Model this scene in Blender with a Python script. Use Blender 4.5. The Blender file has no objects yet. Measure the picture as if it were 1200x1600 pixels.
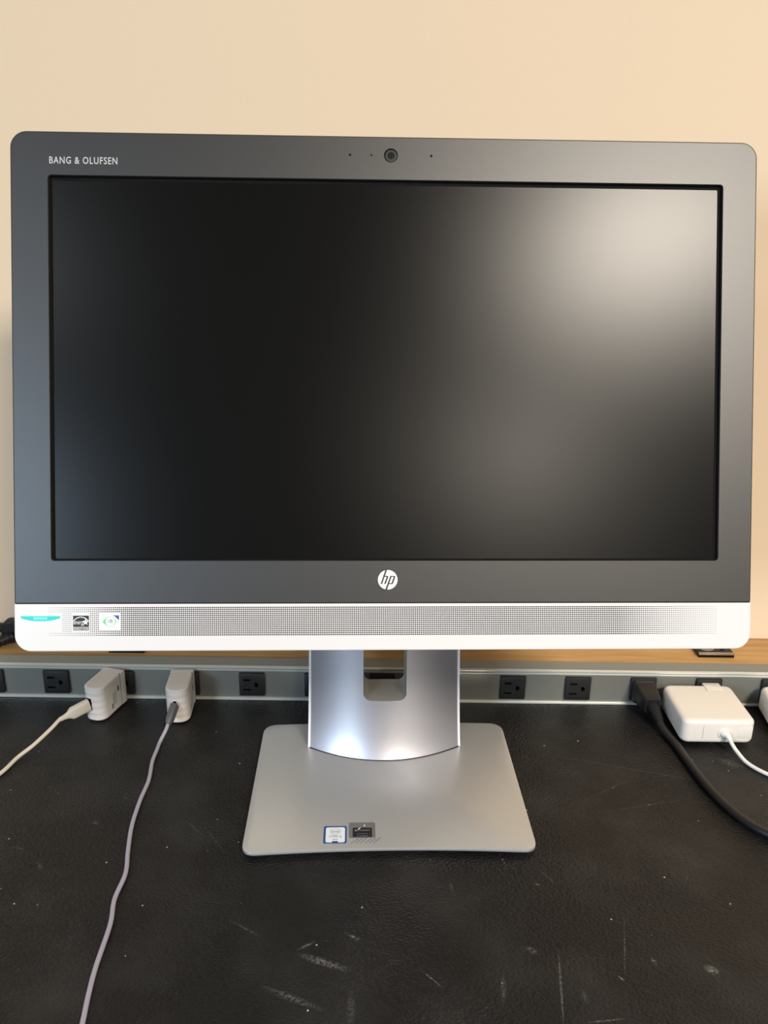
import bpy, bmesh, math, random
from mathutils import Vector, Matrix

random.seed(7)
SC = bpy.context.scene
COL = SC.collection
MM = 0.001

# ------------------------------------------------------------------ camera
cd = bpy.data.cameras.new('camera')
cd.sensor_fit = 'HORIZONTAL'
cd.sensor_width = 36.0
cd.lens = 36.0 * 1300.0 / 1200.0
cd.clip_start = 0.02
cam = bpy.data.objects.new('camera', cd)
COL.objects.link(cam)
rot = (Matrix.Rotation(6.965e-4, 4, 'Z') @ Matrix.Rotation(math.pi / 2 - 0.331613, 4, 'X')
       @ Matrix.Rotation(1.24379e-2, 4, 'Z'))
cam.matrix_world = Matrix.Translation((0.00012, -0.856168, 0.530669)) @ rot
SC.camera = cam

# ------------------------------------------------------------------ world, lamps, exposure
w = bpy.data.worlds.new('room_ambient')
w.use_nodes = True
bg = w.node_tree.nodes['Background']
bg.inputs[0].default_value = (0.93, 0.95, 1.0, 1)
bg.inputs[1].default_value = 0.13
SC.world = w


def area(name, loc, target, sx, sy, watts, color):
    l = bpy.data.lights.new(name, 'AREA')
    l.shape = 'RECTANGLE'
    l.size, l.size_y = sx, sy
    l.energy = watts
    l.color = color
    o = bpy.data.objects.new(name, l)
    o.location = loc
    d = Vector(target) - Vector(loc)
    o.rotation_euler = d.to_track_quat('-Z', 'Y').to_euler()
    COL.objects.link(o)
    return o


# two recessed ceiling panels in a row on the right, daylight window low on the left behind the camera
area('ceiling_lamp', (1.42, -2.84, 2.36), (1.42, -2.839, 0), 0.8, 0.9, 200, (1.0, 0.90, 0.77))
area('ceiling_lamp', (1.50, -5.80, 2.36), (1.50, -5.799, 0), 0.6, 0.9, 135, (1.0, 0.90, 0.77))
area('window_daylight', (-1.66, -2.8, 0.92), (0, 0, 0.2), 0.6, 0.6, 36, (0.62, 0.80, 1.0))
area('ceiling_lamp', (-1.75, -3.1, 2.36), (-1.75, -3.099, 0), 0.4, 0.4, 16, (0.86, 0.93, 1.0))

vs = SC.view_settings
SC.display_settings.display_device = 'sRGB'
vs.view_transform = 'Standard'
vs.look = 'None'
vs.gamma = 1.0
vs.use_curve_mapping = False
vs.exposure = 0.0


# ------------------------------------------------------------------ materials
def srgb(r, g, b):
    f = lambda c: (c / 255 / 12.92) if c / 255 <= 0.04045 else ((c / 255 + 0.055) / 1.055) ** 2.4
    return (f(r), f(g), f(b), 1.0)


class NT:
    def __init__(s, name):
        s.m = bpy.data.materials.new(name)
        s.m.use_nodes = True
        s.t = s.m.node_tree
        s.b = s.t.nodes['Principled BSDF']

    def n(s, kind, **kw):
        nd = s.t.nodes.new(kind)
        for k, v in kw.items():
            setattr(nd, k, v)
        return nd

    def l(s, a, b):
        s.t.links.new(a, b)

    def coord(s):
        return s.n('ShaderNodeTexCoord').outputs['Object']


def mat(name, col, rough=0.5, metal=0.0, spec=0.5, grain=None, bump=None, coat=0.0):
    """principled surface with fine procedural grain: grain=(scale, amount), bump=(scale, strength)"""
    t = NT(name)
    b = t.b
    b.inputs['Roughness'].default_value = rough
    b.inputs['Metallic'].default_value = metal
    b.inputs['Specular IOR Level'].default_value = spec
    b.inputs['Coat Weight'].default_value = coat
    c = t.coord()
    gs, ga = grain or (900.0, 0.05)
    nz = t.n('ShaderNodeTexNoise')
    nz.inputs['Scale'].default_value = gs
    nz.inputs['Detail'].default_value = 3
    t.l(c, nz.inputs['Vector'])
    mx = t.n('ShaderNodeMix', data_type='RGBA')
    mx.inputs['A'].default_value = tuple(v * (1 - ga) for v in col[:3]) + (1,)
    mx.inputs['B'].default_value = tuple(min(1, v * (1 + ga)) for v in col[:3]) + (1,)
    t.l(nz.outputs['Fac'], mx.inputs['Factor'])
    t.l(mx.outputs['Result'], b.inputs['Base Color'])
    if bump:
        bn = t.n('ShaderNodeTexNoise')
        bn.inputs['Scale'].default_value = bump[0]
        bn.inputs['Detail'].default_value = 2
        t.l(c, bn.inputs['Vector'])
        bp = t.n('ShaderNodeBump')
        bp.inputs['Strength'].default_value = bump[1]
        bp.inputs['Distance'].default_value = 0.0005
        t.l(bn.outputs['Fac'], bp.inputs['Height'])
        t.l(bp.outputs['Normal'], b.inputs['Normal'])
    return t.m


M = {}
M['wall'] = mat('wall_paint', srgb(240, 218, 189), 0.85, grain=(260, 0.012), bump=(420, 0.12), spec=0.2)
M['floor'] = mat('floor_carpet', srgb(95, 90, 84), 0.95, grain=(300, 0.3), spec=0.1)
M['bezel'] = mat('charcoal_plastic', srgb(27, 27, 27), 0.41, grain=(2600, 0.08), bump=(2600, 0.10), spec=0.95)
def screen_mat():
    t = NT('matte_screen_coating')
    df = t.n('ShaderNodeBsdfDiffuse')
    df.inputs['Color'].default_value = srgb(14, 14, 13)
    gl = t.n('ShaderNodeBsdfGlossy', distribution='GGX')
    gl.inputs['Roughness'].default_value = 0.245
    fr = t.n('ShaderNodeFresnel')
    fr.inputs['IOR'].default_value = 1.38
    mx = t.n('ShaderNodeMixShader')
    t.l(fr.outputs[0], mx.inputs[0])
    t.l(df.outputs[0], mx.inputs[1])
    g2 = t.n('ShaderNodeBsdfGlossy', distribution='BECKMANN')
    g2.inputs['Roughness'].default_value = 0.28
    gm = t.n('ShaderNodeMixShader')
    gm.inputs[0].default_value = 0.6
    t.l(gl.outputs[0], gm.inputs[1])
    t.l(g2.outputs[0], gm.inputs[2])
    t.l(gm.outputs[0], mx.inputs[2])
    t.l(mx.outputs[0], t.t.nodes['Material Output'].inputs['Surface'])
    t.t.nodes.remove(t.b)
    return t.m


M['screen'] = screen_mat()
M['black'] = mat('black_plastic', srgb(14, 14, 14), 0.45, bump=(1500, 0.1))
M['deep'] = mat('hole_black', srgb(8, 8, 8), 0.8, spec=0.2)
M['hole'] = mat('speaker_hole_grey', srgb(26, 24, 26), 0.8, spec=0.2)
M['bar'] = mat('silver_white_bar', srgb(229, 228, 228), 0.34, metal=0.0, grain=(1800, 0.03))
M['shell'] = mat('rear_shell_grey', srgb(120, 121, 122), 0.45)
M['silver'] = mat('satin_silver', srgb(214, 212, 218), 0.37, metal=0.9, grain=(2600, 0.04), bump=(2400, 0.06))
M['base'] = mat('satin_silver_base', srgb(208, 212, 216), 0.38, metal=0.7, grain=(2600, 0.04), bump=(2400, 0.06))
M['slotgrey'] = mat('slot_grey_plastic', srgb(158, 156, 150), 0.5, grain=(1500, 0.04))
M['edge'] = mat('polished_edge', srgb(238, 238, 240), 0.3, metal=0.15)
M['print_light'] = mat('pale_grey_print', srgb(196, 196, 196), 0.5)
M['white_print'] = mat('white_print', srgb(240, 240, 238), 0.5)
M['sticker_white'] = mat('white_sticker', srgb(238, 240, 242), 0.4)
M['sticker_black'] = mat('black_sticker', srgb(26, 26, 32), 0.45)
M['sticker_grey'] = mat('grey_sticker_print', srgb(110, 112, 116), 0.5)
M['cyan'] = mat('cyan_sticker', srgb(40, 214, 208), 0.45)
M['cyan_pale'] = mat('pale_cyan_print', srgb(150, 245, 240), 0.45)
M['green'] = mat('green_sticker_print', srgb(104, 214, 140), 0.5)
M['green_pale'] = mat('pale_green_print', srgb(176, 226, 190), 0.5)
M['blue'] = mat('blue_sticker_print', srgb(52, 66, 150), 0.5)
M['intel_blue'] = mat('blue_badge_border', srgb(40, 78, 140), 0.4)
M['intel_face'] = mat('white_blue_badge_face', srgb(232, 242, 250), 0.35)
M['foil'] = mat('grey_clear_film', srgb(150, 153, 152), 0.33, metal=0.6)
M['streak'] = mat('grey_film_streak', srgb(160, 163, 164), 0.35, metal=0.6)
M['lens'] = mat('lens_grey', srgb(58, 60, 56), 0.25)
M['lens_dark'] = mat('lens_dark', srgb(34, 35, 33), 0.15)
M['alu'] = mat('anodised_aluminium', srgb(150, 152, 145), 0.45, metal=0.55, grain=(900, 0.05))
M['alu_bright'] = mat('bright_aluminium_edge', srgb(226, 227, 220), 0.32, metal=0.4)
M['outlet'] = mat('outlet_black', srgb(34, 34, 35), 0.5, bump=(1500, 0.08))
M['white_plastic'] = mat('white_charger_plastic', srgb(226, 221, 214), 0.38, grain=(900, 0.015))
M['apple_white'] = mat('glossy_white_plastic', srgb(238, 234, 226), 0.28, grain=(900, 0.012))
M['white_cable'] = mat('white_cable_rubber', srgb(214, 204, 188), 0.5)
M['white_cable_b'] = mat('bright_white_cable', srgb(240, 238, 234), 0.4)
M['grey_cable'] = mat('grey_cable_rubber', srgb(166, 162, 178), 0.45)
M['grey_plug'] = mat('dark_grey_plug', srgb(92, 92, 94), 0.45)
M['cord_black'] = mat('black_cord_rubber', srgb(26, 26, 27), 0.42)
M['chrome'] = mat('chrome_edge', srgb(215, 212, 205), 0.2, metal=0.95)
M['steel_disc'] = mat('dull_steel', srgb(150, 145, 132), 0.4, metal=0.6)


def wood():
    t = NT('maple_wood')
    c = t.coord()
    mp = t.n('ShaderNodeMapping')
    mp.inputs['Scale'].default_value = (5, 60, 60)
    t.l(c, mp.inputs['Vector'])
    nz = t.n('ShaderNodeTexNoise')
    nz.inputs['Scale'].default_value = 2.2
    nz.inputs['Detail'].default_value = 5
    nz.inputs['Distortion'].default_value = 0.6
    t.l(mp.outputs[0], nz.inputs['Vector'])
    r = t.n('ShaderNodeValToRGB')
    r.color_ramp.elements[0].position = 0.3
    r.color_ramp.elements[0].color = srgb(176, 132, 78)
    r.color_ramp.elements[1].position = 0.72
    r.color_ramp.elements[1].color = srgb(204, 162, 104)
    t.l(nz.outputs['Fac'], r.inputs['Fac'])
    t.l(r.outputs['Color'], t.b.inputs['Base Color'])
    t.b.inputs['Roughness'].default_value = 0.5
    return t.m


M['wood'] = wood()
M['wood_edge'] = mat('dark_wood_edge', srgb(128, 84, 42), 0.55, grain=(120, 0.2))


def leather():
    """black leatherette desk surface: pebbled grain, pale dust specks and a few scuffs"""
    t = NT('black_leatherette')
    c = t.coord()
    warp = t.n('ShaderNodeTexNoise')
    warp.inputs['Scale'].default_value = 30
    t.l(c, warp.inputs['Vector'])
    mixv = t.n('ShaderNodeMix', data_type='VECTOR')
    mixv.inputs['Factor'].default_value = 0.012
    t.l(c, mixv.inputs['A'])
    t.l(warp.outputs['Color'], mixv.inputs['B'])
    mp = t.n('ShaderNodeMapping')
    mp.inputs['Scale'].default_value = (0.85, 1.25, 1)
    t.l(mixv.outputs['Result'], mp.inputs['Vector'])
    vo = t.n('ShaderNodeTexVoronoi', feature='SMOOTH_F1')
    vo.inputs['Scale'].default_value = 400
    vo.inputs['Smoothness'].default_value = 0.35
    t.l(mp.outputs[0], vo.inputs['Vector'])
    # grain is stronger in some areas
    big = t.n('ShaderNodeTexNoise')
    big.inputs['Scale'].default_value = 9
    big.inputs['Detail'].default_value = 2
    t.l(c, big.inputs['Vector'])
    bp = t.n('ShaderNodeBump')
    bp.inputs['Distance'].default_value = 0.0018
    bp.invert = True
    t.l(big.outputs['Fac'], bp.inputs['Strength'])
    t.l(vo.outputs['Distance'], bp.inputs['Height'])
    fine = t.n('ShaderNodeTexNoise')
    fine.inputs['Scale'].default_value = 1500
    t.l(c, fine.inputs['Vector'])
    bp2 = t.n('ShaderNodeBump')
    bp2.inputs['Strength'].default_value = 0.35
    bp2.inputs['Distance'].default_value = 0.0003
    t.l(fine.outputs['Fac'], bp2.inputs['Height'])
    t.l(bp.outputs['Normal'], bp2.inputs['Normal'])
    t.l(bp2.outputs['Normal'], t.b.inputs['Normal'])

    # dust specks: a few voronoi cells only, small and bright
    sp = t.n('ShaderNodeTexVoronoi')
    sp.inputs['Scale'].default_value = 105
    t.l(c, sp.inputs['Vector'])
    sepc = t.n('ShaderNodeSeparateColor')
    t.l(sp.outputs['Color'], sepc.inputs[0])
    rad = t.n('ShaderNodeMath', operation='MULTIPLY')          # radius varies with the cell
    t.l(sepc.outputs[1], rad.inputs[0])
    rad.inputs[1].default_value = 0.085
    near = t.n('ShaderNodeMath', operation='LESS_THAN')
    t.l(sp.outputs['Distance'], near.inputs[0])
    t.l(rad.outputs[0], near.inputs[1])
    few = t.n('ShaderNodeMath', operation='GREATER_THAN')
    t.l(sepc.outputs[0], few.inputs[0])
    few.inputs[1].default_value = 0.45
    speck = t.n('ShaderNodeMath', operation='MULTIPLY')
    t.l(near.outputs[0], speck.inputs[0])
    t.l(few.outputs[0], speck.inputs[1])
    speck2 = t.n('ShaderNodeMath', operation='MULTIPLY')
    t.l(speck.outputs[0], speck2.inputs[0])
    t.l(sepc.outputs[2], speck2.inputs[1])

    # dusty film, mottled
    film = t.n('ShaderNodeTexNoise')
    film.inputs['Scale'].default_value = 14
    film.inputs['Detail'].default_value = 6
    t.l(c, film.inputs['Vector'])
    fr = t.n('ShaderNodeMapRange')
    fr.inputs['From Min'].default_value = 0.45
    fr.inputs['From Max'].default_value = 0.8
    fr.inputs['To Max'].default_value = 0.03
    t.l(film.outputs['Fac'], fr.inputs['Value'])

    # scuffs: (x0,y0)-(x1,y1) mm, half width mm, strength
    scuffs = [(-60, -363, -23, -376, 2.6, 0.30), (-63, -358, -50, -350, 1.0, 0.25), (-84, -392, -39, -410, 2.2, 0.16),
              (33, -376, 47, -390, 0.5, 0.35), (-20, -395, -19, -425, 2.5, 0.10), (-162, -222, -140, -252, 0.5, 0.16),
              (-181, -214, -163, -232, 0.5, 0.16), (140, -270, 150, -286, 0.6, 0.18), (150, -390, 151, -402, 2.0, 0.10),
              (205, -195, 300, -172, 0.5, 0.10), (-27, -341, -14, -349, 1.2, 0.25), (60, -282, 62, -300, 1.0, 0.12),
              (-120, -330, -95, -345, 0.8, 0.15), (-330, -250, -318, -253, 0.9, 0.14), (-270, -215, -263, -219, 1.6, 0.18), 
              (200, -320, 185, -378, 0.4, 0.25), (139, -358, 131, -418, 0.7, 0.3), (248, -369, 257, -374, 3.0, 0.35), (210, -361, 212, -368, 1.2, 0.3),
              (94, -378, 90, -404, 1.6, 0.12), (107, -251, 111, -268, 0.4, 0.3), (149, -417, 175, -414, 0.6, 0.3), (132, -286, 137, -288, 0.5, 0.5),
              (180, -378, 183, -382, 0.5, 0.6), (-302, -267, -292, -278, 1.4, 0.14), (114, -353, 124, -359, 2.0, 0.18), (357, -152, 180, -103, 0.5, 0.12),
              (194, -180, 258, -139, 0.5, 0.12), (356, -105, 380, -121, 5, 0.16)
              ]
    acc = fr.outputs['Result']
    rough_n = t.n('ShaderNodeTexNoise')
    rough_n.inputs['Scale'].default_value = 420
    rough_n.inputs['Detail'].default_value = 4
    t.l(c, rough_n.inputs['Vector'])
    rr = t.n('ShaderNodeMapRange')
    rr.inputs['From Min'].default_value = 0.38
    rr.inputs['From Max'].default_value = 0.64
    t.l(rough_n.outputs['Fac'], rr.inputs['Value'])
    for x0, y0, x1, y1, hw, st in scuffs:
        L = math.hypot(x1 - x0, y1 - y0) * MM / 2
        g = t.n('ShaderNodeMapping', vector_type='TEXTURE')
        g.inputs['Location'].default_value = ((x0 + x1) / 2 * MM, (y0 + y1) / 2 * MM, 0)
        g.inputs['Rotation'].default_value = (0, 0, math.atan2(y1 - y0, x1 - x0))
        g.inputs['Scale'].default_value = (L * 1.2, hw * MM * 1.6, 0.01)
        t.l(c, g.inputs['Vector'])
        gr = t.n('ShaderNodeTexGradient', gradient_type='SPHERICAL')
        t.l(g.outputs[0], gr.inputs['Vector'])
        m1 = t.n('ShaderNodeMath', operation='MULTIPLY')
        t.l(gr.outputs['Fac'], m1.inputs[0])
        m1.inputs[1].default_value = st * 1.15
        m2 = t.n('ShaderNodeMath', operation='MULTIPLY')
        t.l(m1.outputs[0], m2.inputs[0])
        t.l(rr.outputs['Result'], m2.inputs[1])
        ad = t.n('ShaderNodeMath', operation='ADD')
        t.l(acc, ad.inputs[0])
        t.l(m2.outputs[0], ad.inputs[1])
        acc = ad.outputs[0]
    ad = t.n('ShaderNodeMath', operation='ADD', use_clamp=True)
    t.l(acc, ad.inputs[0])
    t.l(speck2.outputs[0], ad.inputs[1])
    mx = t.n('ShaderNodeMix', data_type='RGBA')
    mx.inputs['A'].default_value = srgb(21, 21, 22)
    mx.inputs['B'].default_value = srgb(196, 198, 196)
    t.l(ad.outputs[0], mx.inputs['Factor'])
    t.l(mx.outputs['Result'], t.b.inputs['Base Color'])
    t.b.inputs['Roughness'].default_value = 0.46
    t.b.inputs['Specular IOR Level'].default_value = 0.36
    return t.m


M['leather'] = leather()


# ------------------------------------------------------------------ builders
def link(name, me, m, parent=None, loc=(0, 0, 0), rot=None, smooth=40):
    o = bpy.data.objects.new(name, me)
    if m is not None and not me.materials:
        me.materials.append(m)
    COL.objects.link(o)
    o.location = loc
    if rot is not None:
        o.rotation_euler = rot
    if parent:
        o.parent = parent
    if smooth:
        me.set_sharp_from_angle(angle=math.radians(smooth)) if hasattr(me, 'set_sharp_from_angle') else None
        for p in me.polygons:
            p.use_smooth = True
    return o


def from_bm(bm, name='m'):
    bmesh.ops.recalc_face_normals(bm, faces=bm.faces)
    me = bpy.data.meshes.new(name)
    bm.to_mesh(me)
    bm.free()
    return me


def thing(name, label, cat, loc=(0, 0, 0), rz=0, group=None):
    o = bpy.data.objects.new(name, None)
    o.empty_display_size = 0.02
    COL.objects.link(o)
    o.location = loc
    o.rotation_euler = (0, 0, rz)
    o['label'] = label
    o['category'] = cat
    if group:
        o['group'] = group
    return o


def rr(x0, x1, z0, z1, r, n=8):
    """rounded rectangle, counter-clockwise; r = radius or (bl, br, tr, tl)"""
    if not isinstance(r, tuple):
        r = (r,) * 4
    out = []
    for (cx, cz, a0, rad, sx, sz) in ((x0, z0, 180, r[0], 1, 1), (x1, z0, 270, r[1], -1, 1),
                                      (x1, z1, 0, r[2], -1, -1), (x0, z1, 90, r[3], 1, -1)):
        for i in range(n + 1):
            a = math.radians(a0 + 90 * i / n)
            out.append((cx + sx * rad + rad * math.cos(a), cz + sz * rad + rad * math.sin(a)))
    return out


def inset(pts, d):
    """shrink a convex-ish outline towards its inside by d"""
    n = len(pts)
    out = []
    for i in range(n):
        p, a, b = Vector(pts[i]), Vector(pts[i - 1]), Vector(pts[(i + 1) % n])
        e1, e2 = (p - a), (b - p)
        n1 = Vector((-e1.y, e1.x)).normalized() if e1.length > 1e-9 else Vector((0, 0))
        n2 = Vector((-e2.y, e2.x)).normalized() if e2.length > 1e-9 else n1
        k = n1 + n2
        if k.length < 1e-6:
            k = n2
        k.normalize()
        c = max(0.5, k.dot(n2))
        out.append(tuple(p + k * (d / c)))
    return out


def loft(rings, cap0=True, cap1=True, bm=None):
    """rings: list of equally long lists of 3D points (metres)"""
    bm = bm or bmesh.new()
    vr = [[bm.verts.new(p) for p in ring] for ring in rings]
    n = len(rings[0])
    for a, b in zip(vr, vr[1:]):
        for i in range(n):
            bm.faces.new((a[i], a[(i + 1) % n], b[(i + 1) % n], b[i]))
    if cap0:
        bm.faces.new(vr[0][::-1])
    if cap1:
        bm.faces.new(vr[-1])
    return bm


def XZ(pts, y):
    return [(p[0] * MM, y * MM, p[1] * MM) for p in pts]


def XY(pts, z):
    return [(p[0] * MM, p[1] * MM, z * MM) for p in pts]


def slab_xz(pts, yf, yb, ch=0.0, bm=None):
    """plate standing in XZ: front at yf, back at yb, front edge chamfered by ch (mm)"""
    rings = []
    if ch:
        rings = [XZ(inset(pts, ch), yf), XZ(inset(pts, ch * 0.3), yf + ch * 0.3), XZ(pts, yf + ch), XZ(pts, yb)]
    else:
        rings = [XZ(pts, yf), XZ(pts, yb)]
    return loft(rings, bm=bm)


def slab_xy(pts, z0, z1, ch=0.0, bm=None, ch0=0.0):
    rings = []
    if ch0:
        rings += [XY(inset(pts, ch0), z0), XY(pts, z0 + ch0)]
    else:
        rings += [XY(pts, z0)]
    if ch:
        rings += [XY(pts, z1 - ch), XY(inset(pts, ch * 0.3), z1 - ch * 0.3), XY(inset(pts, ch), z1)]
    else:
        rings += [XY(pts, z1)]
    return loft(rings, bm=bm)


def box_bm(x0, x1, y0, y1, z0, z1, bev=0.0, seg=2, bm=None):
    b = bmesh.new()
    bmesh.ops.create_cube(b, size=1)
    for v in b.verts:
        v.co = Vector(((x0 + x1) / 2 + v.co.x * (x1 - x0), (y0 + y1) / 2 + v.co.y * (y1 - y0),
                       (z0 + z1) / 2 + v.co.z * (z1 - z0))) * MM
    if bev:
        bmesh.ops.bevel(b, geom=list(b.edges), offset=bev * MM, segments=seg, affect='EDGES', profile=0.5)
    if bm is None:
        return b
    me = bpy.data.meshes.new('t')
    b.to_mesh(me)
    b.free()
    bm.from_mesh(me)
    bpy.data.meshes.remove(me)
    return bm


def catmull(pts, sub=8):
    P = [Vector(p) for p in pts]
    P = [P[0] * 2 - P[1]] + P + [P[-1] * 2 - P[-2]]
    out = []
    for i in range(1, len(P) - 2):
        for s in range(sub):
            t = s / sub
            a, b, c, d = P[i - 1], P[i], P[i + 1], P[i + 2]
            out.append(0.5 * ((2 * b) + (c - a) * t + (2 * a - 5 * b + 4 * c - d) * t * t + (3 * b - a - 3 * c + d) * t ** 3))
    out.append(P[-2])
    return out


def tube(pts, r, n=12, bm=None, radii=None, cap=True):
    """swept tube through points in metres; radii overrides r per point"""
    pts = [Vector(p) for p in pts]
    rings = []
    up = Vector((0, 0, 1))
    prev = None
    for i, p in enumerate(pts):
        d = (pts[min(i + 1, len(pts) - 1)] - pts[max(i - 1, 0)]).normalized()
        if prev is None:
            a = up if abs(d.z) < 0.9 else Vector((1, 0, 0))
            u = d.cross(a).normalized()
        else:
            u = (prev - d * prev.dot(d)).normalized()
        prev = u
        v = d.cross(u)
        q = radii[i] if radii else r
        if not isinstance(q, tuple):
            q = (q, q)
        rings.append([p + u * math.cos(2 * math.pi * k / n) * q[0] + v * math.sin(2 * math.pi * k / n) * q[1] for k in range(n)])
    return loft(rings, cap, cap, bm)


def mmv(pts):
    return [Vector(p) * MM for p in pts]


def disc_xz(cx, cz, r, yf, yb, n=32, bm=None):
    return slab_xz([(cx + r * math.cos(2 * math.pi * i / n), cz + r * math.sin(2 * math.pi * i / n)) for i in range(n)], yf, yb, bm=bm)


def text_bm(s, x0, x1, z0, z1, y, thick=0.1, shear=0.0, space=1.0, flat=False, bm=None, bold=0.0):
    """lettering fitted to the box x0..x1, z0..z1 (mm), standing in XZ facing -Y (or lying in XY when flat)"""
    cu = bpy.data.curves.new('t', 'FONT')
    cu.body = s
    cu.shear = shear
    cu.space_character = space
    cu.resolution_u = 3
    cu.extrude = 0.5
    cu.offset = bold
    o = bpy.data.objects.new('t', cu)
    COL.objects.link(o)
    bpy.context.view_layer.update()
    me = bpy.data.meshes.new_from_object(o.evaluated_get(bpy.context.evaluated_depsgraph_get()))
    bpy.data.objects.remove(o)
    bpy.data.curves.remove(cu)
    xs = [v.co.x for v in me.vertices]
    ys = [v.co.y for v in me.vertices]
    ax, bx, ay, by = min(xs), max(xs), min(ys), max(ys)
    for v in me.vertices:
        X = x0 + (v.co.x - ax) / (bx - ax) * (x1 - x0)
        Z = z0 + (v.co.y - ay) / (by - ay) * (z1 - z0)
        if flat:
            v.co = Vector((X, Z, y + v.co.z * thick)) * MM
        else:
            v.co = Vector((X, y - v.co.z * thick, Z)) * MM
    b = bm or bmesh.new()
    b.from_mesh(me)
    bpy.data.meshes.remove(me)
    return b


def poly_xz(pts, yf, yb, bm=None):
    return slab_xz(pts, yf, yb, bm=bm)


# ------------------------------------------------------------------ the setting
def struct(name, bm, m):
    o = link(name, from_bm(bm, name), m, smooth=0)
    o['kind'] = 'structure'
    return o


struct('wall_back', box_bm(-3200, 3200, 83, 203, -750, 2400), M['wall'])
struct('floor', box_bm(-3200, 3200, -6500, 203, -800, -750), M['floor'])

# ------------------------------------------------------------------ desk and wooden ledge
desk = thing('desk', 'black leatherette topped desk that everything stands on, dusty and scuffed', 'desk', (0, -0.35, -0.75))
link('desk_top', from_bm(box_bm(-900, 900, -750, 82.5, -32, 0, 2)), M['leather'], desk, (0, 0.35, 0.75))
for sx in (-1, 1):
    for yy in (-690, 20):
        link('leg', from_bm(box_bm(sx * 840 - 25, sx * 840 + 25, yy - 25, yy + 25, -750, -32, 3)), M['black'], desk, (0, 0.35, 0.75))

ledge = thing('wooden_ledge', 'pale maple wood ledge running along the wall behind the metal outlet strip', 'ledge', (0, 0.048, 0))
link('board', from_bm(box_bm(-900, 900, 14.2, 82.6, 0.2, 46, 0.6)), M['wood'], ledge, (0, -0.048, 0))
link('front_edge', from_bm(box_bm(-900, 900, 13.2, 15.2, 38, 46.4, 0.3)), M['wood_edge'], ledge, (0, -0.048, 0))

# ------------------------------------------------------------------ power strip
strip = thing('power_strip', 'long grey aluminium raceway with a row of black outlets along the back of the desk', 'power strip', (0, 0.004, 0))
SO = (0, -0.004, 0)


def extrude_x(prof, x0=-620, x1=620):
    return loft([[(x0 * MM, p[0] * MM, p[1] * MM) for p in prof], [(x1 * MM, p[0] * MM, p[1] * MM) for p in prof]])


link('housing', from_bm(extrude_x([(0, 0.3), (0, 38.6), (0.6, 39.2), (0.6, 43.8), (11.5, 48.4), (12.9, 48.4), (12.9, 0.3)])), M['alu'], strip, SO, smooth=20)
link('lower_lip', from_bm(extrude_x([(-2.2, 0.3), (-2.2, 2.0), (-1.4, 2.8), (0, 3.2), (0, 0.3)])), M['alu_bright'], strip, SO, smooth=20)
link('upper_rail', from_bm(extrude_x([(-1.6, 42.0), (-1.6, 43.4), (-0.6, 44.2), (0.8, 44.4), (0.8, 42.0)])), M['alu_bright'], strip, SO, smooth=20)
link('middle_rail', from_bm(extrude_x([(-1.3, 38.6), (-1.3, 39.7), (-0.6, 40.3), (0.7, 40.3), (0.7, 38.3)])), M['alu_bright'], strip, SO, smooth=20)


def outlet_mesh():
    """29.5 mm square NEMA outlet with real slots, turned on its side (ground hole on the right)"""
    bm = box_bm(-14.7, 14.7, -4.2, 1.0, -14.7, 14.7, 0.9, 2)
    me = from_bm(bm, 'outlet')
    o = bpy.data.objects.new('tmp_outlet', me)
    COL.objects.link(o)
    c = bmesh.new()
    box_bm(-9.6, -1.6, -6, 0.0, 5.2, 7.5, bm=c)
    box_bm(-10.2, -1.2, -6, 0.0, -7.6, -5.3, bm=c)
    hole = [(5.0 + 2.9 * math.cos(a), 2.9 * math.sin(a)) for a in [math.radians(k) for k in range(-90, 91, 20)]]
    loft([XZ(hole + [(3.6, 2.9), (3.6, -2.9)], -6), XZ(hole + [(3.6, 2.9), (3.6, -2.9)], 0.0)], bm=c)
    cm = from_bm(c)
    co = bpy.data.objects.new('tmp_cut', cm)
    COL.objects.link(co)
    mo = o.modifiers.new('b', 'BOOLEAN')
    mo.operation = 'DIFFERENCE'
    mo.solver = 'EXACT'
    mo.object = co
    bpy.context.view_layer.update()
    res = bpy.data.meshes.new_from_object(o.evaluated_get(bpy.context.evaluated_depsgraph_get()))
    bpy.data.objects.remove(o)
    bpy.data.objects.remove(co)
    res.materials.clear()
    res.materials.append(M['outlet'])
    res.materials.append(M['deep'])
    for p in res.polygons:
        p.material_index = 1 if (p.center.y > -0.0041 and abs(p.center.x) < 0.012 and abs(p.center.z) < 0.012 and p.center.y < 0.0008) else 0
    return res


om = outlet_mesh()
OZ = 0.0216
for k in range(-7, 8):
    link('outlet', om, None, strip, (k * 0.0762, -0.004, OZ))


# ------------------------------------------------------------------ the computer
YAW = 0.0356703
pc = thing('desktop_computer', 'large all-in-one desktop computer with charcoal bezel, dark screen and silver stand', 'computer', (0.002, -0.150, 0), YAW)


def edge_pts(a, b, bow, n):
    """points from a to b bulging sideways (left of travel) by bow mm"""
    a, b = Vector(a), Vector(b)
    d = (b - a)
    nrm = Vector((d.y, -d.x)).normalized()
    return [tuple(a + d * (i / n) + nrm * bow * (1 - (2 * i / n - 1) ** 2)) for i in range(n + 1)]


def round_corners(poly, rads, n=6):
    out = []
    N = len(poly)
    for i in range(N):
        p, a, b = Vector(poly[i]), Vector(poly[i - 1]), Vector(poly[(i + 1) % N])
        r = rads.get(i, 0)
        if not r:
            out.append(tuple(p))
            continue
        u, v = (a - p).normalized(), (b - p).normalized()
        s, e = p + u * r, p + v * r
        for k in range(n + 1):
            t = k / n
            out.append(tuple(s * (1 - t) ** 2 + p * 2 * t * (1 - t) + e * t * t))
    return out


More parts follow.
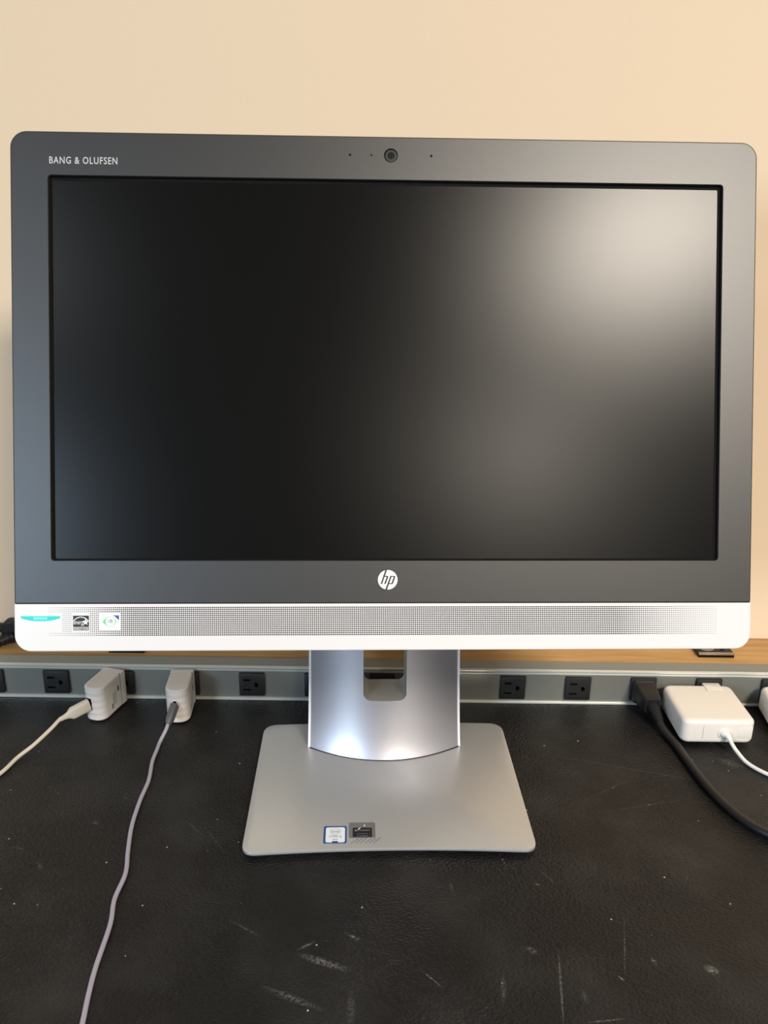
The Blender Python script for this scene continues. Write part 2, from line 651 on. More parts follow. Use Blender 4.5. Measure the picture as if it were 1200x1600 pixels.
bxc = 3.0
front = edge_pts((-131.5 + bxc, -110), (131.5 + bxc, -110), -5.2, 16)
back = edge_pts((131.0 + bxc, 89.5), (-131.0 + bxc, 89.5), 3.5, 12)
outline = round_corners(front + back, {0: 13, 16: 13, 17: 15, 29: 15})
# the very first/last points of the curved edges sit inside the corner radius: drop them
def thin(poly, d=0.4):
    out = []
    for p in poly:
        if not out or (Vector(p) - Vector(out[-1])).length > d:
            out.append(p)
    return out


link('base', from_bm(slab_xy(thin(outline), 3.2, 8.0, 0.9, ch0=2.0)), M['base'], pc)
for sx in (-1, 1):
    for yy in (-85, 70):
        link('rubber_foot', from_bm(box_bm(bxc + sx * 105 - 9, bxc + sx * 105 + 9, yy - 4, yy + 4, 0.05, 3.6)), M['black'], pc, smooth=0)

# column: lens-shaped tapering shell, leaning back, with a through slot


def sweep(z):
    u = z - 8
    return 0.105 * u + 16.0 * (1 - math.exp(-u / 39.0))



def lens(z, grow=0.0):
    h = 79.8 - (z - 8) * 0.014 + grow
    yo = sweep(z)
    out = []
    nf = 28
    for i in range(nf + 1):
        t = -1 + 2 * i / nf
        out.append((2.7 + h * t, 48.0 - 25.0 * (1 - t * t) - grow + yo))
    for i in range(nf + 1):
        t = 1 - 2 * i / nf
        out.append((2.7 + h * t, 50.0 + 17.0 * (1 - t * t) + grow + yo))
    return out


col_me = from_bm(loft([XY(lens(z), z) for z in (8.0, 13, 18, 24, 30, 37, 45, 54, 64, 76, 90, 106, 125, 150, 180, 220, 300, 395)]))
co = bpy.data.objects.new('tmp_col', col_me)
COL.objects.link(co)
sl = rr(-20.6, 25.6, 66.5, 330, 7.5, 8)
slb = rr(-18.0, 23.0, 67.5, 328, 7.5, 8)
cut = loft([XZ(sl, -20), XZ(slb, 190)])
cut_o = bpy.data.objects.new('tmp_cut', from_bm(cut))
COL.objects.link(cut_o)
mo = co.modifiers.new('b', 'BOOLEAN')
mo.operation = 'DIFFERENCE'
mo.solver = 'EXACT'
mo.object = cut_o
bpy.context.view_layer.update()
col2 = bpy.data.meshes.new_from_object(co.evaluated_get(bpy.context.evaluated_depsgraph_get()))
bpy.data.objects.remove(co)
bpy.data.objects.remove(cut_o)
col2.materials.clear()
col2.materials.append(M['silver'])
col2.materials.append(M['slotgrey'])
for p in col2.polygons:
    c = p.center / MM
    inside = -21.5 < c.x < 26.5 and c.z > 65 and abs(p.normal.y) < 0.5
    p.material_index = 1 if inside else 0
link('stand_column', col2, None, pc, smooth=30)
for s in (-1, 1):
    bm = bmesh.new()
    rings = []
    for z in (8.2, 13, 18, 24, 30, 37, 45, 54, 64, 76, 90, 106, 125, 150, 180, 220, 300, 395):
        h = 79.8 - (z - 8) * 0.014
        yo = sweep(z)
        x0 = 2.7 + s * (h - 1.2)
        x1 = 2.7 + s * (h + 0.9)
        rings.append([(x0 * MM, (46.6 + yo) * MM, z * MM), (x1 * MM, (46.9 + yo) * MM, z * MM), (x1 * MM, (52 + yo) * MM, z * MM), (x0 * MM, (52 + yo) * MM, z * MM)])
    loft(rings, bm=bm)
    link('column_edge', from_bm(bm), M['edge'], pc, smooth=20)
link('column_gasket', from_bm(loft([XY(lens(8, 0.7), 7.9), XY(lens(8, 0.7), 8.35)])), M['deep'], pc, smooth=0)

# --- display head; local frame: X right, Z up, -Y towards the viewer, origin at the centre of the panel
DROT = (-0.303568, 5.96e-4, 0)
DLOC = (-0.0022, -0.0640, 0.4229)


def dpart(name, bm, m, parent=None, smooth=40):
    if parent is None:
        return link(name, from_bm(bm), m, pc, DLOC, DROT, smooth)
    return link(name, from_bm(bm), m, parent, (0, 0, 0), None, smooth)


XL, XR, ZT, ZB, ZS = -285.2, 284.4, 178.8, -214.0, -177.2
outer = rr(XL, XR, ZS, ZT, (0.4, 0.4, 12.5, 12.5), 10)
opening = rr(-256.9, 257.6, -144.3, 145.9, 2.2, 10)
rings = [XZ(inset(opening, -0.0), 3.0), XZ(opening, -3.2), XZ(inset(opening, -0.5), -4.0),
         XZ(rr(XL + 1, XR - 1, ZS + 0.5, ZT - 1, (0.2, 0.2, 11.5, 11.5), 10), -4.0), XZ(rr(XL + 0.3, XR - 0.3, ZS + 0.15, ZT - 0.3, (0.3, 0.3, 12.2, 12.2), 10), -3.7), XZ(outer, -3.0), XZ(outer, 12.0)]
bezel = dpart('bezel', loft(rings, False, False), M['bezel'], smooth=15)
bar_o = rr(XL, XR, ZB, ZS - 0.5, (12.5, 12.5, 0.4, 0.4), 10)
bar = dpart('speaker_bar', loft([XZ(rr(XL + 0.7, XR - 0.7, ZB + 0.7, ZS - 0.8, (11.8, 11.8, 0.2, 0.2), 10), -4.3), XZ(rr(XL + 0.2, XR - 0.2, ZB + 0.2, ZS - 0.6, (12.3, 12.3, 0.3, 0.3), 10), -4.1), XZ(bar_o, -3.6), XZ(bar_o, 12.0)]), M['bar'], smooth=15)
dpart('seam', slab_xz(rr(XL + 0.6, XR - 0.6, ZS - 1.5, ZS + 1.0, 0.3, 2), -3.2, 6), M['deep'], smooth=0)
full = rr(XL + 0.2, XR - 0.2, ZB + 0.2, ZT - 0.2, 12.3, 10)
dpart('rear_shell', loft([XZ(full, 12.0), XZ(inset(full, 0.5), 20), XZ(inset(full, 14), 27), XZ(inset(full, 60), 46), XZ(inset(full, 75), 50)]), M['shell'])
# screen panel and the black gap around it
ring_o = rr(-257.5, 258.2, -145, 146.6, 2, 8)
ring_i = rr(-254.7, 254.6, -143.3, 142.9, 1.2, 8)
dpart('panel_gap', loft([XZ(ring_o, 1.0), XZ(ring_o, -0.6), XZ(ring_i, -0.6), XZ(ring_i, 1.0)], False, False), M['deep'], smooth=0)
dpart('screen', slab_xz(rr(-254.9, 254.8, -143.4, 143.1, 1.3, 6), -1.0, 2.5, 0.15), M['screen'], smooth=0)
# webcam
wc = dpart('webcam', disc_xz(1.0, 164.6, 5.3, -4.15, -2), M['deep'])
dpart('lens_ring', disc_xz(1.1, 164.0, 4.5, -4.4, -3), M['lens'], wc)
dpart('lens', disc_xz(1.1, 164.3, 2.6, -4.6, -3.5), M['lens_dark'], wc)
for x, r in ((-30.1, 0.95), (-13.9, 0.75), (31.8, 0.95)):
    dpart('microphone_hole', disc_xz(x, 164.6, r, -4.06, -3, 12), M['deep'], bezel, 0)
dpart('lettering', text_bm('BANG & OLUFSEN', -256.0, -205.3, 154.6, 159.9, -4.05, 0.1, space=1.15, bold=0.012), M['print_light'], bezel, 0)

# round logo: white disc with slanted h and p cut across it
lg = dpart('logo', disc_xz(-0.6, -159.4, 7.6, -4.25, -3, 48), M['white_print'], None, 30)
U = 7.6 / 308


def LP(pts):
    return [(-0.6 + (x - 520) * U, -159.4 - (y - 500) * U) for x, y in pts]


bm = bmesh.new()
for pts in ([(447, 186), (500, 184), (345, 630), (297, 630)],
            [(438, 375), (505, 375), (530, 388), (537, 405), (532, 430), (485, 428), (478, 406), (425, 406)],
            [(486, 424), (533, 424), (457, 630), (407, 630)],
            [(603, 378), (650, 378), (496, 815), (441, 812)],
            [(603, 378), (728, 378), (752, 390), (757, 412), (706, 412), (700, 406), (620, 406)],
            [(706, 408), (757, 408), (690, 608), (640, 606)],
            [(560, 604), (692, 604), (680, 625), (662, 635), (552, 635)]):
    slab_xz(LP(pts)[::-1], -4.45, -4.1, bm=bm)
dpart('monogram', bm, M['bezel'], lg, 0)

# speaker perforations: thousands of small holes, joined
bm = bmesh.new()
pitch, rows = 1.474, 15
zt, zb = -180.6, -201.7
x0, x1 = -258.8, 256.8
ncol = int(round((x1 - x0) / pitch)) + 1
skip = [(-283, -249.6, -199.5, -184.6), (-242.5, -228.0, -200.0, -185.0), (-221.5, -204.8, -197.6, -184.6)]
for i in range(ncol):
    x = x0 + i * (x1 - x0) / (ncol - 1)
    e = min(1.0, 0.34 + 0.66 * (x - x0) / 62.0, 0.34 + 0.66 * (x1 - x) / 78.0)
    for j in range(rows):
        z = zt + (zb - zt) * j / (rows - 1)
        if any(a < x < b and c < z < d for a, b, c, d in skip):
            continue
        r = 0.62 * e
        vv = [bm.verts.new(((x + r * math.cos(k * math.pi / 3)) * MM, -4.36 * MM, (z + r * math.sin(k * math.pi / 3)) * MM)) for k in range(6)]
        bm.faces.new(vv)
holes = dpart('speaker_holes', bm, M['hole'], bar, 0)
holes['kind'] = 'stuff'

# stickers on the bar
YB = -4.3
cy = [(-280.4 + 29.8 * t, -187.2) for t in (0.02, 0.5, 0.98)]
n = 20
cyp = [(-280.4 + 29.8 * i / n, -188.3 - 2.5 * (1 - abs(2 * i / n - 1) ** 2.4) ** 0.9) for i in range(n + 1)] + [(-280.4 + 29.8 * i / n, -186.9) for i in range(n, -1, -1)]
cs = dpart('cyan_sticker', slab_xz(cyp, YB - 0.12, YB + 0.3), M['cyan'], bar, 0)
cs['label'] = 'long cyan sticker with a bowed lower edge'
bm = bmesh.new()
for k in range(7):
    xx = -270.6 + k * 1.5
    slab_xz(rr(xx, xx + 1.05, -189.6, -187.6, 0.1, 2), YB - 0.16, YB - 0.05, bm=bm)
dpart('cyan_sticker_print', bm, M['cyan_pale'], bar, 0)

ex0, ex1, ez1 = -240.9, -229.0, -186.6
es = dpart('energy_sticker', slab_xz(rr(ex0, ex1, ez1 - 8.6, ez1, 0.2, 2), YB - 0.12, YB + 0.3), M['sticker_black'], bar, 0)
es['label'] = 'black square energy rating sticker'
bm = bmesh.new()
n = 24
arc = [(-234.95 + 6.6 * math.cos(math.radians(a)), -193.6 + 6.2 * math.sin(math.radians(a))) for a in [28 + 124 * i / n for i in range(n + 1)]]
arc2 = [(-234.95 + 6.0 * math.cos(math.radians(a)), -193.9 + 5.9 * math.sin(math.radians(a))) for a in [152 - 124 * i / n for i in range(n + 1)]]
slab_xz(arc + arc2, YB - 0.2, YB, bm=bm)
text_bm('energy', -240.5, -231.4, -194.4, -190.9, YB - 0.18, 0.05, shear=0.3, bm=bm)
star = []
for k in range(10):
    a = math.radians(90 + 36 * k)
    q = 2.7 if k % 2 == 0 else 1.15
    star.append((-231.5 + q * math.cos(a), -191.6 + q * math.sin(a)))
slab_xz(star, YB - 0.2, YB, bm=bm)
dpart('energy_sticker_print', bm, M['white_print'], bar, 0)
dpart('energy_sticker_caption', slab_xz(rr(ex0, ex1, ez1 - 11.4, ez1 - 8.95, 0.1, 2), YB - 0.1, YB + 0.3), M['sticker_grey'], bar, 0)
dpart('energy_caption_lettering', text_bm('ENERGY STAR', ex0 + 0.4, ex1 - 0.4, ez1 - 11.0, ez1 - 9.35, YB - 0.16, 0.05), M['white_print'], bar, 0)

ep = dpart('eye_sticker', slab_xz(rr(-221.2, -205.0, -197.2, -185.0, 0.3, 2), YB - 0.1, YB + 0.3), M['sticker_white'], bar, 0)
ep['label'] = 'white sticker with a green and blue eye'
cxe, cze = -213.0, -191.3
eye = []
for i in range(13):
    t = -1 + 2 * i / 12
    eye.append((cxe + 5.7 * t, cze - 4.0 * (1 - t * t)))
for i in range(1, 12):
    t = 1 - 2 * i / 12
    eye.append((cxe + 5.7 * t, cze + 4.0 * (1 - t * t)))
left = [p for p in eye if p[0] < cxe + 0.1]
bm = slab_xz([p for p in eye], YB - 0.14, YB)
dpart('eye_print', bm, M['green_pale'], bar, 0)
leaf = [(cxe - 5.7, cze)] + [(cxe - 5.7 + 4.6 * t, cze - 3.6 * (t ** 0.8)) for t in (0.3, 0.6, 0.8, 1.0)] + [(cxe - 2.8, cze)] + [(cxe - 5.7 + 4.6 * t, cze + 3.6 * (t ** 0.8)) for t in (1.0, 0.8, 0.6, 0.3)]
dpart('eye_green_print', slab_xz(leaf, YB - 0.18, YB), M['green'], bar, 0)
dpart('eye_iris', disc_xz(cxe + 0.1, cze, 3.5, YB - 0.22, YB, 24), M['sticker_white'], bar, 0)
dpart('eye_lettering', text_bm('10B', cxe - 1.5, cxe + 2.0, cze - 0.9, cze + 1.9, YB - 0.26, 0.05), M['sticker_grey'], bar, 0)
bm = bmesh.new()
slab_xz([(-209.6, -187.0), (-206.2, -190.2), (-206.2, -187.0)][::1], YB - 0.2, YB, bm=bm)
slab_xz([(-210.6, -186.9), (-206.0, -186.9), (-206.0, -186.4), (-210.6, -186.4)], YB - 0.2, YB, bm=bm)
dpart('eye_blue_corner', bm, M['blue'], bar, 0)

# hinge between column and head
hb = bmesh.new()
box_bm(-38, 43, -25, 80, 372, 420, 4, bm=hb)
link('hinge_arm', from_bm(hb), M['shell'], pc)

# stickers on the base (parts lying flat)
bz = 8.0
sr = link('processor_sticker', from_bm(slab_xy(rr(-56.6, -35.6, -98.2, -75.6, 1.6, 4), bz - 0.2, bz + 0.15)), M['intel_blue'], pc, smooth=0)
sr['label'] = 'blue bordered white processor sticker'
link('sticker_face', from_bm(slab_xy(rr(-54.6, -37.2, -97.0, -77.4, 1.8, 4), bz, bz + 0.22)), M['intel_face'], sr, smooth=0)
link('sticker_notch', from_bm(slab_xy(rr(-48.6, -43.4, -97.6, -95.4, 0.4, 2), bz, bz + 0.28)), M['intel_blue'], sr, smooth=0)
bm = bmesh.new()
n = 26
o1 = [(-45.9 + 4.7 * math.cos(2 * math.pi * i / n), -82.8 + 3.6 * math.sin(2 * math.pi * i / n)) for i in range(n)]
o2 = [(-45.9 + 4.4 * math.cos(2 * math.pi * i / n), -82.8 + 3.3 * math.sin(2 * math.pi * i / n)) for i in range(n)]
loft([XY(o1, bz + 0.2), XY(o1, bz + 0.28), XY(o2, bz + 0.28), XY(o2, bz + 0.2)], False, False, bm=bm)
text_bm('intel', -49.2, -42.7, -84.4, -81.2, bz + 0.26, 0.05, flat=True, bm=bm)
text_bm('CORE i5', -51.4, -40.4, -90.6, -87.6, bz + 0.26, 0.05, flat=True, bm=bm)
slab_xy(rr(-48.4, -43.4, -93.4, -92.8, 0.1, 2), bz + 0.2, bz + 0.28, bm=bm)
link('sticker_lettering', from_bm(bm), M['sticker_grey'], sr, smooth=0)

fl = link('clear_film', from_bm(slab_xy(rr(-33.6, -9.6, -91.6, -71.0, 1.6, 4), bz - 0.2, bz + 0.14)), M['foil'], pc, smooth=0)
bl = link('black_label', from_bm(slab_xy(rr(-30.2, -12.6, -90.4, -78.2, 0.3, 2), bz, bz + 0.24)), M['sticker_black'], pc, smooth=0)
bl['label'] = 'small black sticker with faint grey print'
bm = bmesh.new()
slab_xy(rr(-28.6, -25.6, -83.0, -80.8, 0.2, 2), bz + 0.2, bz + 0.3, bm=bm)
slab_xy(rr(-24.6, -14.6, -82.2, -81.2, 0.2, 2), bz + 0.2, bz + 0.3, bm=bm)
slab_xy(rr(-26.4, -16.4, -86.6, -86.2, 0.1, 2), bz + 0.2, bz + 0.3, bm=bm)
slab_xy(rr(-26.4, -16.0, -89.4, -88.8, 0.1, 2), bz + 0.2, bz + 0.3, bm=bm)
link('black_label_print', from_bm(bm), M['sticker_grey'], bl, smooth=0)
for k in range(6):
    xs_ = -32.0 + k * 4.0
    link('film_streak', from_bm(slab_xy([(xs_, -98.2), (xs_ + 0.9, -98.4), (xs_ + 7.4, -92.6 + (k % 3) * 0.5), (xs_ + 6.4, -92.2 + (k % 3) * 0.5)], bz - 0.1, bz + 0.1)), M['streak'], pc, smooth=0)
bm = bmesh.new()  # specular glints on film and label, painted as small white shapes
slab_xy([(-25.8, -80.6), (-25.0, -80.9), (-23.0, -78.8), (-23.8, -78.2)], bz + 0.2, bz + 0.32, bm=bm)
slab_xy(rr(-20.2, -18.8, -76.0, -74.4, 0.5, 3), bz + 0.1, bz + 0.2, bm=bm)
link('painted_glint', from_bm(bm), M['white_print'], bl, smooth=0)


# ------------------------------------------------------------------ phone chargers
def charger(label, loc, rz, depth, group):
    """white wall charger: body extruded upright with rounded front corners and faint ribs, flat plug block at the back"""
    t = thing('usb_charger', label, 'charger', loc, rz, group)
    W, H, D = 25.5, 41.0, depth
    rings = []
    nz = 40
    for i in range(nz + 1):
        z = H * i / nz
        e = min(z, H - z)
        ins = 0.0 if e > 1.5 else 1.5 - math.sqrt(max(0, 1.5 ** 2 - (1.5 - e) ** 2))
        rib = 0.22 * math.sin(z / H * math.pi * 2 * 5)
        o = rr(-W / 2, W / 2, -D, -8, (11.0, 11.0, 2, 2), 8)
        o = inset(o, ins)
        o = [(x, y - (rib if y < -D + 12 else 0)) for x, y in o]
        rings.append(XY(o, z))
    link('body', from_bm(loft(rings)), M['white_plastic'], t, smooth=35)
    link('plug_block', from_bm(box_bm(-W / 2 - 0.4, W / 2 + 0.6, -9.5, 0, 0.4, H - 0.4, 0.8)), M['white_plastic'], t)
    link('seam', from_bm(box_bm(-W / 2 - 0.15, W / 2 + 0.15, -10.2, -9.2, 0.6, H - 0.2, 0)), M['sticker_grey'], t, smooth=0)
    bm = bmesh.new()
    for a, b, c, d in ((-17, -13.5, 22, 28.5), (-21, -20.2, 9, 26), (-26, -25.2, 9, 24), (-24, -23.2, 9, 25)):
        box_bm(W / 2 - 0.05, W / 2 + 0.06, a, b, c, d, bm=bm)
    box_bm(W / 2 - 0.05, W / 2 + 0.06, -29.5, -27, 6, 12.5, bm=bm)
    link('side_print', from_bm(bm), M['sticker_grey'], t, smooth=0)
    return t


ca = charger('white wall charger nearest the left edge, turned left, with a white cable in it',
             (-0.3108, -0.0045, 0.0012), math.radians(-15), 48, 'white wall chargers in the outlet strip')
cb = charger('white wall charger facing straight out, with a grey cable in its front',
             (-0.2318, -0.0045, 0.0012), math.radians(4), 49, 'white wall chargers in the outlet strip')


def world_pt(t, p):
    c, s = math.cos(t.rotation_euler.z), math.sin(t.rotation_euler.z)
    return Vector((t.location.x + (p[0] * c - p[1] * s) * MM, t.location.y + (p[0] * s + p[1] * c) * MM, t.location.z + p[2] * MM))


def port(t, x, z, w_, h_, D):
    link('usb_port', from_bm(box_bm(x - w_ / 2, x + w_ / 2, -D - 0.5, -D + 2, z - h_ / 2, z + h_ / 2, 0)), M['deep'], t, smooth=0)


port(ca, -3.5, 20.5, 6.0, 15.0, 48)
port(cb, -1.5, 23.0, 3.6, 10.0, 49)

# white cable with a flat plug in the left charger
cw = thing('usb_cable', 'thin white cable running off the left edge from the left charger', 'cable', (-0.36, -0.08, 0), 0)
p0 = world_pt(ca, (-3.5, -48.3, 20.5))
d1 = Vector((-0.75, -0.64, -0.17)).normalized()
pl = [p0, p0 + d1 * 0.0195, p0 + d1 * 0.0205, p0 + d1 * 0.0245, p0 + d1 * 0.0285, p0 + d1 * 0.034]
rad = [(0.0042, 0.0074), (0.0042, 0.0072), (0.0039, 0.0066), (0.0026, 0.0038), (0.0024, 0.0026), (0.0021, 0.0022)]


def flat_plug(pts, radii, n=20, power=3.2, side=None):
    """superelliptic plug body swept along pts; radii=(across, upright)"""
    rings = []
    for i, p in enumerate(pts):
        d = (pts[min(i + 1, len(pts) - 1)] - pts[max(i - 1, 0)]).normalized()
        u = d.cross(Vector((0, 0, 1))).normalized()
        v = u.cross(d).normalized()
        a, b = radii[i]
        ring = []
        for k in range(n):
            t = 2 * math.pi * k / n
            c, s = math.cos(t), math.sin(t)
            ring.append(p + u * a * math.copysign(abs(c) ** (2 / power), c) + v * b * math.copysign(abs(s) ** (2 / power), s))
        rings.append(ring)
    return loft(rings)


def part_world(name, bm, m, t, smooth=40):
    o = link(name, from_bm(bm), m, t, smooth=smooth)
    o.matrix_parent_inverse = Matrix.Identity(4)
    inv = (Matrix.Translation(t.location) @ Matrix.Rotation(t.rotation_euler.z, 4, 'Z')).inverted()
    o.data.transform(inv)
    return o


part_world('plug', flat_plug(pl, rad), M['white_cable'], cw)
e = pl[-1]
path = catmull([e - d1 * 0.004, e] + mmv([(-357.4, -83.7, 12.2), (-367.5, -106.3, 7.3), (-378.1, -124.0, 3.6), (-385.2, -149.0, 2.2), (-402, -185, 2.2), (-425, -250, 2.2)]), 8)
part_world('cord', tube(path, 0.0021, 10), M['white_cable'], cw)

# grey cable
cg = thing('usb_cable', 'long grey cable winding across the desk towards the viewer', 'cable', (-0.23, -0.24, 0), 0)
p0 = world_pt(cb, (-1.5, -49.3, 23.0))
d2 = Vector((-0.16, -0.83, -0.5)).normalized()
pl = [p0, p0 + d2 * 0.016, p0 + d2 * 0.021, p0 + d2 * 0.0235]
part_world('plug', flat_plug(pl, [(0.0042, 0.0060), (0.0042, 0.0058), (0.0032, 0.0040), (0.0021, 0.0023)], 16, 3), M['grey_plug'], cg)
pts = [(-238.4, -92.0, 2.6), (-238.2, -104.0, 2.1), (-237.5, -125.5, 2.1), (-232.9, -156.9, 2.1), (-232.9, -186.4, 2.1), (-230.4, -222.7, 2.1),
       (-224.2, -256.0, 2.1), (-218.4, -282.9, 2.1), (-218.8, -311.6, 2.1), (-214.1, -338.1, 2.1), (-212.3, -377.4, 2.1),
       (-209.6, -402.1, 2.1), (-205.9, -426.0, 2.1), (-200, -470, 2.1), (-190, -540, 2.1)]
e = pl[-1]
path = catmull([e - d2 * 0.003, e, e + d2 * 0.006] + mmv(pts), 8)
for q in path:
    q.z = max(q.z, 0.00205)
part_world('cord', tube(path, 0.0020, 10), M['grey_cable'], cg)

# ------------------------------------------------------------------ black power cord
pcx = thing('power_cable', 'thick black power cable plugged in beside the white adapter, running off to the right', 'cable', (0.318, -0.10, 0))
bm = bmesh.new()
B = lambda y, w_, h_, dz=0.0, dx=0.0: [(304.3 + dx + x, z + dz) for x, z in rr(-w_ / 2, w_ / 2, 21.5 - h_ / 2, 21.5 + h_ / 2, 3.0, 4)]
loft([XZ(B(0, 25.5, 26.5), -4.5), XZ(B(0, 25.5, 26.5), -11), XZ(B(0, 23, 24, 0, 0.2), -13), XZ(B(0, 22, 22, -0.5, 0.8), -24),
      XZ(B(0, 20, 19, -1.5, 1.8), -33), XZ(B(0, 17.5, 16.5, -2, 2.2), -36)], bm=bm)
part_world('plug', bm, M['cord_black'], pcx)
box = box_bm(314, 320.5, -24, -16, 8, 15, 1.5)
part_world('plug_lug', box, M['cord_black'], pcx)
sr_path = mmv([(306.3, -34, 19.2), (307.2, -38, 17.6), (308.2, -43, 15.2), (309.3, -48, 12.4), (310.2, -52, 10)])
sub = catmull(sr_path, 8)
radii = [(0.0074 - 0.0024 * i / (len(sub) - 1)) * (1.0 if (i // 2) % 2 == 0 else 0.86) for i in range(len(sub))]
part_world('strain_relief', tube(sub, 0, 14, radii=radii), M['cord_black'], pcx)
path = catmull(mmv([(309.8, -50.5, 11.2), (311.2, -57, 7.4), (313.6, -66, 5.0), (318.2, -88.6, 4.5), (321.5, -122.3, 4.5), (325.5, -153.7, 4.5),
                    (332.4, -182.9, 4.5), (343.5, -209.3, 4.5), (358.0, -226.5, 4.5), (385, -245, 4.5), (430, -258, 4.5)]), 8)
part_world('cord', tube(path, 0.0043, 14), M['cord_black'], pcx)


# ------------------------------------------------------------------ white laptop adapters
def adapter(label, loc, rz, dc_x, plug_x, cordpts, cordmat):
    """79 mm square white power brick, plugged in flat, cord leaving the front"""
    t = thing('laptop_adapter', label, 'adapter', loc, rz, 'square white laptop adapters')
    rings = []
    o = rr(-39.5, 39.5, -76.0, 0, 9.0, 8)
    H, R = 29.0, 5.5
    prof = []
    for i in range(7):
        a = math.radians(90 * i / 6)
        prof.append((R - R * math.sin(a), R - R * math.cos(a)))
    for ins, z in prof:
        rings.append(XY(inset(o, ins), z))
    for ins, z in prof[::-1]:
        rings.append(XY(inset(o, ins), H - z))
    link('body', from_bm(loft(rings)), M['apple_white'], t, smooth=50)
    # duckhead plug let into the rear edge
    link('plug_head', from_bm(box_bm(plug_x - 10, plug_x + 10, -14, 3.6, 4, H + 0.12, 1.2)), M['apple_white'], t)
    link('seam_line', from_bm(box_bm(plug_x - 10.3, plug_x - 9.8, -15, -0.5, H - 0.3, H + 0.05)), M['sticker_grey'], t, smooth=0)
    link('seam_line', from_bm(box_bm(-17.2, -16.9, -76.1, -75.0, 7, H - 6)), M['sticker_grey'], t, smooth=0)
    fl = link('cable_wing', from_bm(box_bm(20, 36, -76.25, -75, 7.5, H - 7.5, 0.4)), M['apple_white'], t)
    bm = bmesh.new()
    c0 = Vector((dc_x, -74.5, 13.5))
    tube(mmv([c0, c0 + Vector((0, -1.9, 0)), c0 + Vector((0, -2.6, 0))]), 0, 20, bm, radii=[0.0068, 0.0068, 0.0058])
    link('cord_collar', from_bm(bm), M['apple_white'], t)
    P = [c0 + Vector((0, -1.5, 0))] + [Vector(p) for p in cordpts]
    sm = catmull(mmv(P), 8)
    m = 14
    bm = tube(sm[:m], 0, 14, radii=[0.0046 - 0.0020 * i / (m - 1) for i in range(m)])
    link('cord_sleeve', from_bm(bm), cordmat, t)
    link('cord', from_bm(tube(sm[m - 2:], 0.0021, 10)), cordmat, t)
    return t


ax, ay, az = 363.4, -8.2, 3.8
loc_pts = [(371.5, -88.5, 13.2), (374.0, -94.5, 8.2), (377.5, -102, 3.2), (384.0, -116.5, -1.2), (398.0, -134.5, -1.6), (425, -155, -1.6), (470, -175, -1.6)]
adapter('square white laptop power adapter standing whole beside the black power plug', (ax * MM, ay * MM, az * MM), 0, 5.4, 17.6,
        [(x - ax, y - ay, z) for x, y, z in loc_pts], M['white_cable_b'])
adapter('square white laptop power adapter cut off by the right edge of the photo', (0.4775, -0.0100, 0.0030), math.radians(-6), 5.4, -19.5,
        [(6, -84, 12), (8, -92, 4), (12, -105, -0.6), (30, -130, -0.8), (70, -160, -0.8)], M['white_cable_b'])


# ------------------------------------------------------------------ clamp plates and the loose plug on the ledge
def clamp(label, x, y):
    t = thing('clamp_plate', label, 'clamp', (x * MM, y * MM, 46.05 * MM), 0, 'black clamp plates on the wooden ledge')
    link('plate', from_bm(box_bm(-21, 21, 0.6, 44, 0, 5.6, 0.7)), M['black'], t)
    link('front_strip', from_bm(box_bm(-21.2, 21.2, -0.6, 1.2, 3.4, 6.2, 0.4)), M['chrome'], t)
    link('front_face', from_bm(box_bm(-21.2, 21.2, -0.4, 1.2, 0, 3.4, 0.2)), M['deep'], t)
    d = [(-8 + 9 * math.cos(2 * math.pi * i / 28), 12 + 6.5 * math.sin(2 * math.pi * i / 28)) for i in range(28)]
    link('steel_disc', from_bm(slab_xy(d, 5.4, 6.1, 0.2)), M['steel_disc'], t)
    link('socket', from_bm(box_bm(7, 12, 7, 13, 5.2, 5.75)), M['deep'], t, smooth=0)
    return t


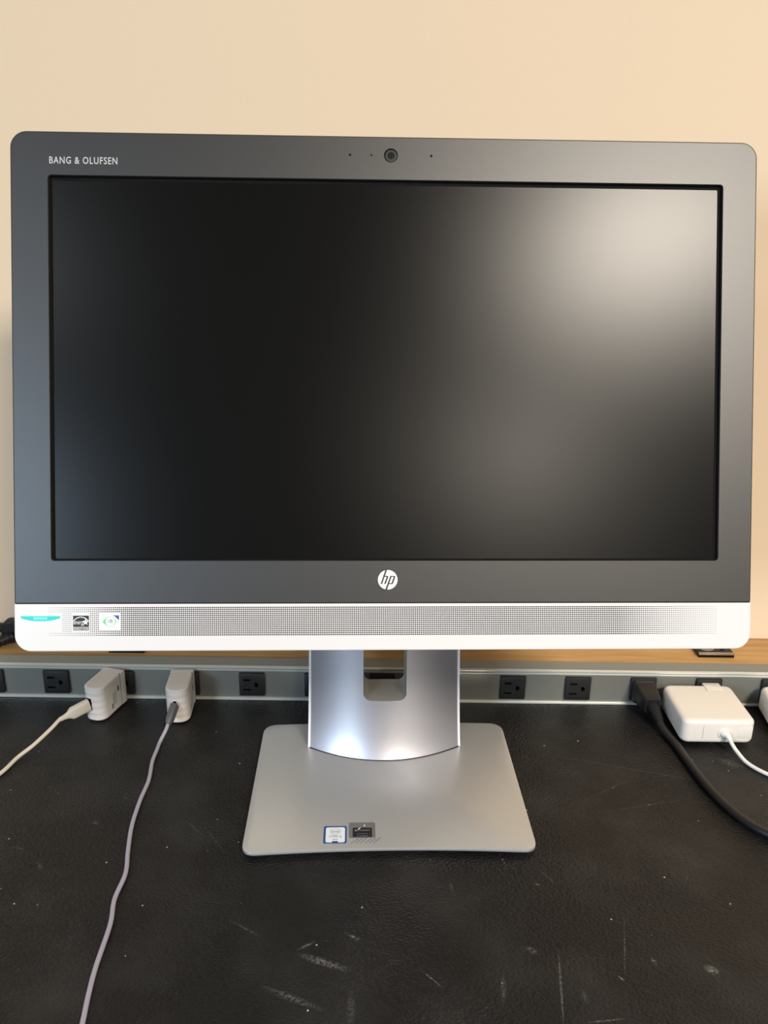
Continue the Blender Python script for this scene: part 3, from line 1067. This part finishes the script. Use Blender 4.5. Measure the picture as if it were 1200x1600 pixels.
clamp('black clamp plate with a bright front strip under the right corner of the monitor', 399.6, 31.5)
clamp('black clamp plate on the ledge under the left part of the monitor, mostly hidden', -305.0, 25.0)

lp = thing('power_plug', 'black plug lying on the wooden ledge at the left edge of the photo', 'plug', (-0.452, 0.05, 0.046))
loc = lambda p: (p[0] + 452, p[1] - 50, p[2] - 46)
bm = bmesh.new()
head = round_corners([(-460.5, 47.2), (-447, 47.2), (-441, 50), (-441, 70), (-446, 73.0), (-457, 73.0), (-460.5, 69.5)], {i: 1.6 for i in range(7)}, 3)
loft([[Vector(loc((x, y, z))) * MM for x, z in head] for y in (43, 60)], bm=bm)
bmesh.ops.bevel(bm, geom=[e for e in bm.edges if len(e.link_faces) == 2 and any(len(f.verts) > 8 for f in e.link_faces)], offset=0.0012, segments=2, affect='EDGES')
link('plug_body', from_bm(bm), M['cord_black'], lp)
bm = bmesh.new()
for k in range(3):
    box_bm(*(lambda x: (x, x + 3.0, 46 - 50, 57 - 50, 72.6 - 46, 73.4 - 46))(-457 + 452 + k * 4.1), 0.3, bm=bm)
link('grip_rib', from_bm(bm), M['outlet'], lp)
bm = tube(mmv([loc(p) for p in [(-459, 51, 64), (-464, 51, 64), (-472, 51, 63)]]), 0, 12, radii=[0.0060, 0.0058, 0.0048])
link('strain_relief', from_bm(bm), M['cord_black'], lp)
bm = tube(catmull(mmv([loc(p) for p in [(-471, 51, 63), (-485, 50, 60), (-505, 46, 54), (-540, 45, 50.3), (-600, 45, 50.3)]]), 6), 0.0042, 12)
link('cord', from_bm(bm), M['cord_black'], lp)
bm = tube(catmull(mmv([loc(p) for p in [(-447, 44, 56), (-452, 41, 55), (-459, 37, 53), (-466, 31, 51.5)]]), 5), 0, 12, radii=[0.0064 if (k // 2) % 2 == 0 else 0.0058 for k in range(16)])
link('lower_boot', from_bm(bm), M['cord_black'], lp)
bm = tube(catmull(mmv([loc(p) for p in [(-458, 37, 53), (-466, 31, 51.5), (-474, 27, 50.6), (-500, 22, 50.4), (-560, 22, 50.4)]]), 6), 0.0042, 12)
link('lower_cord', from_bm(bm), M['cord_black'], lp)
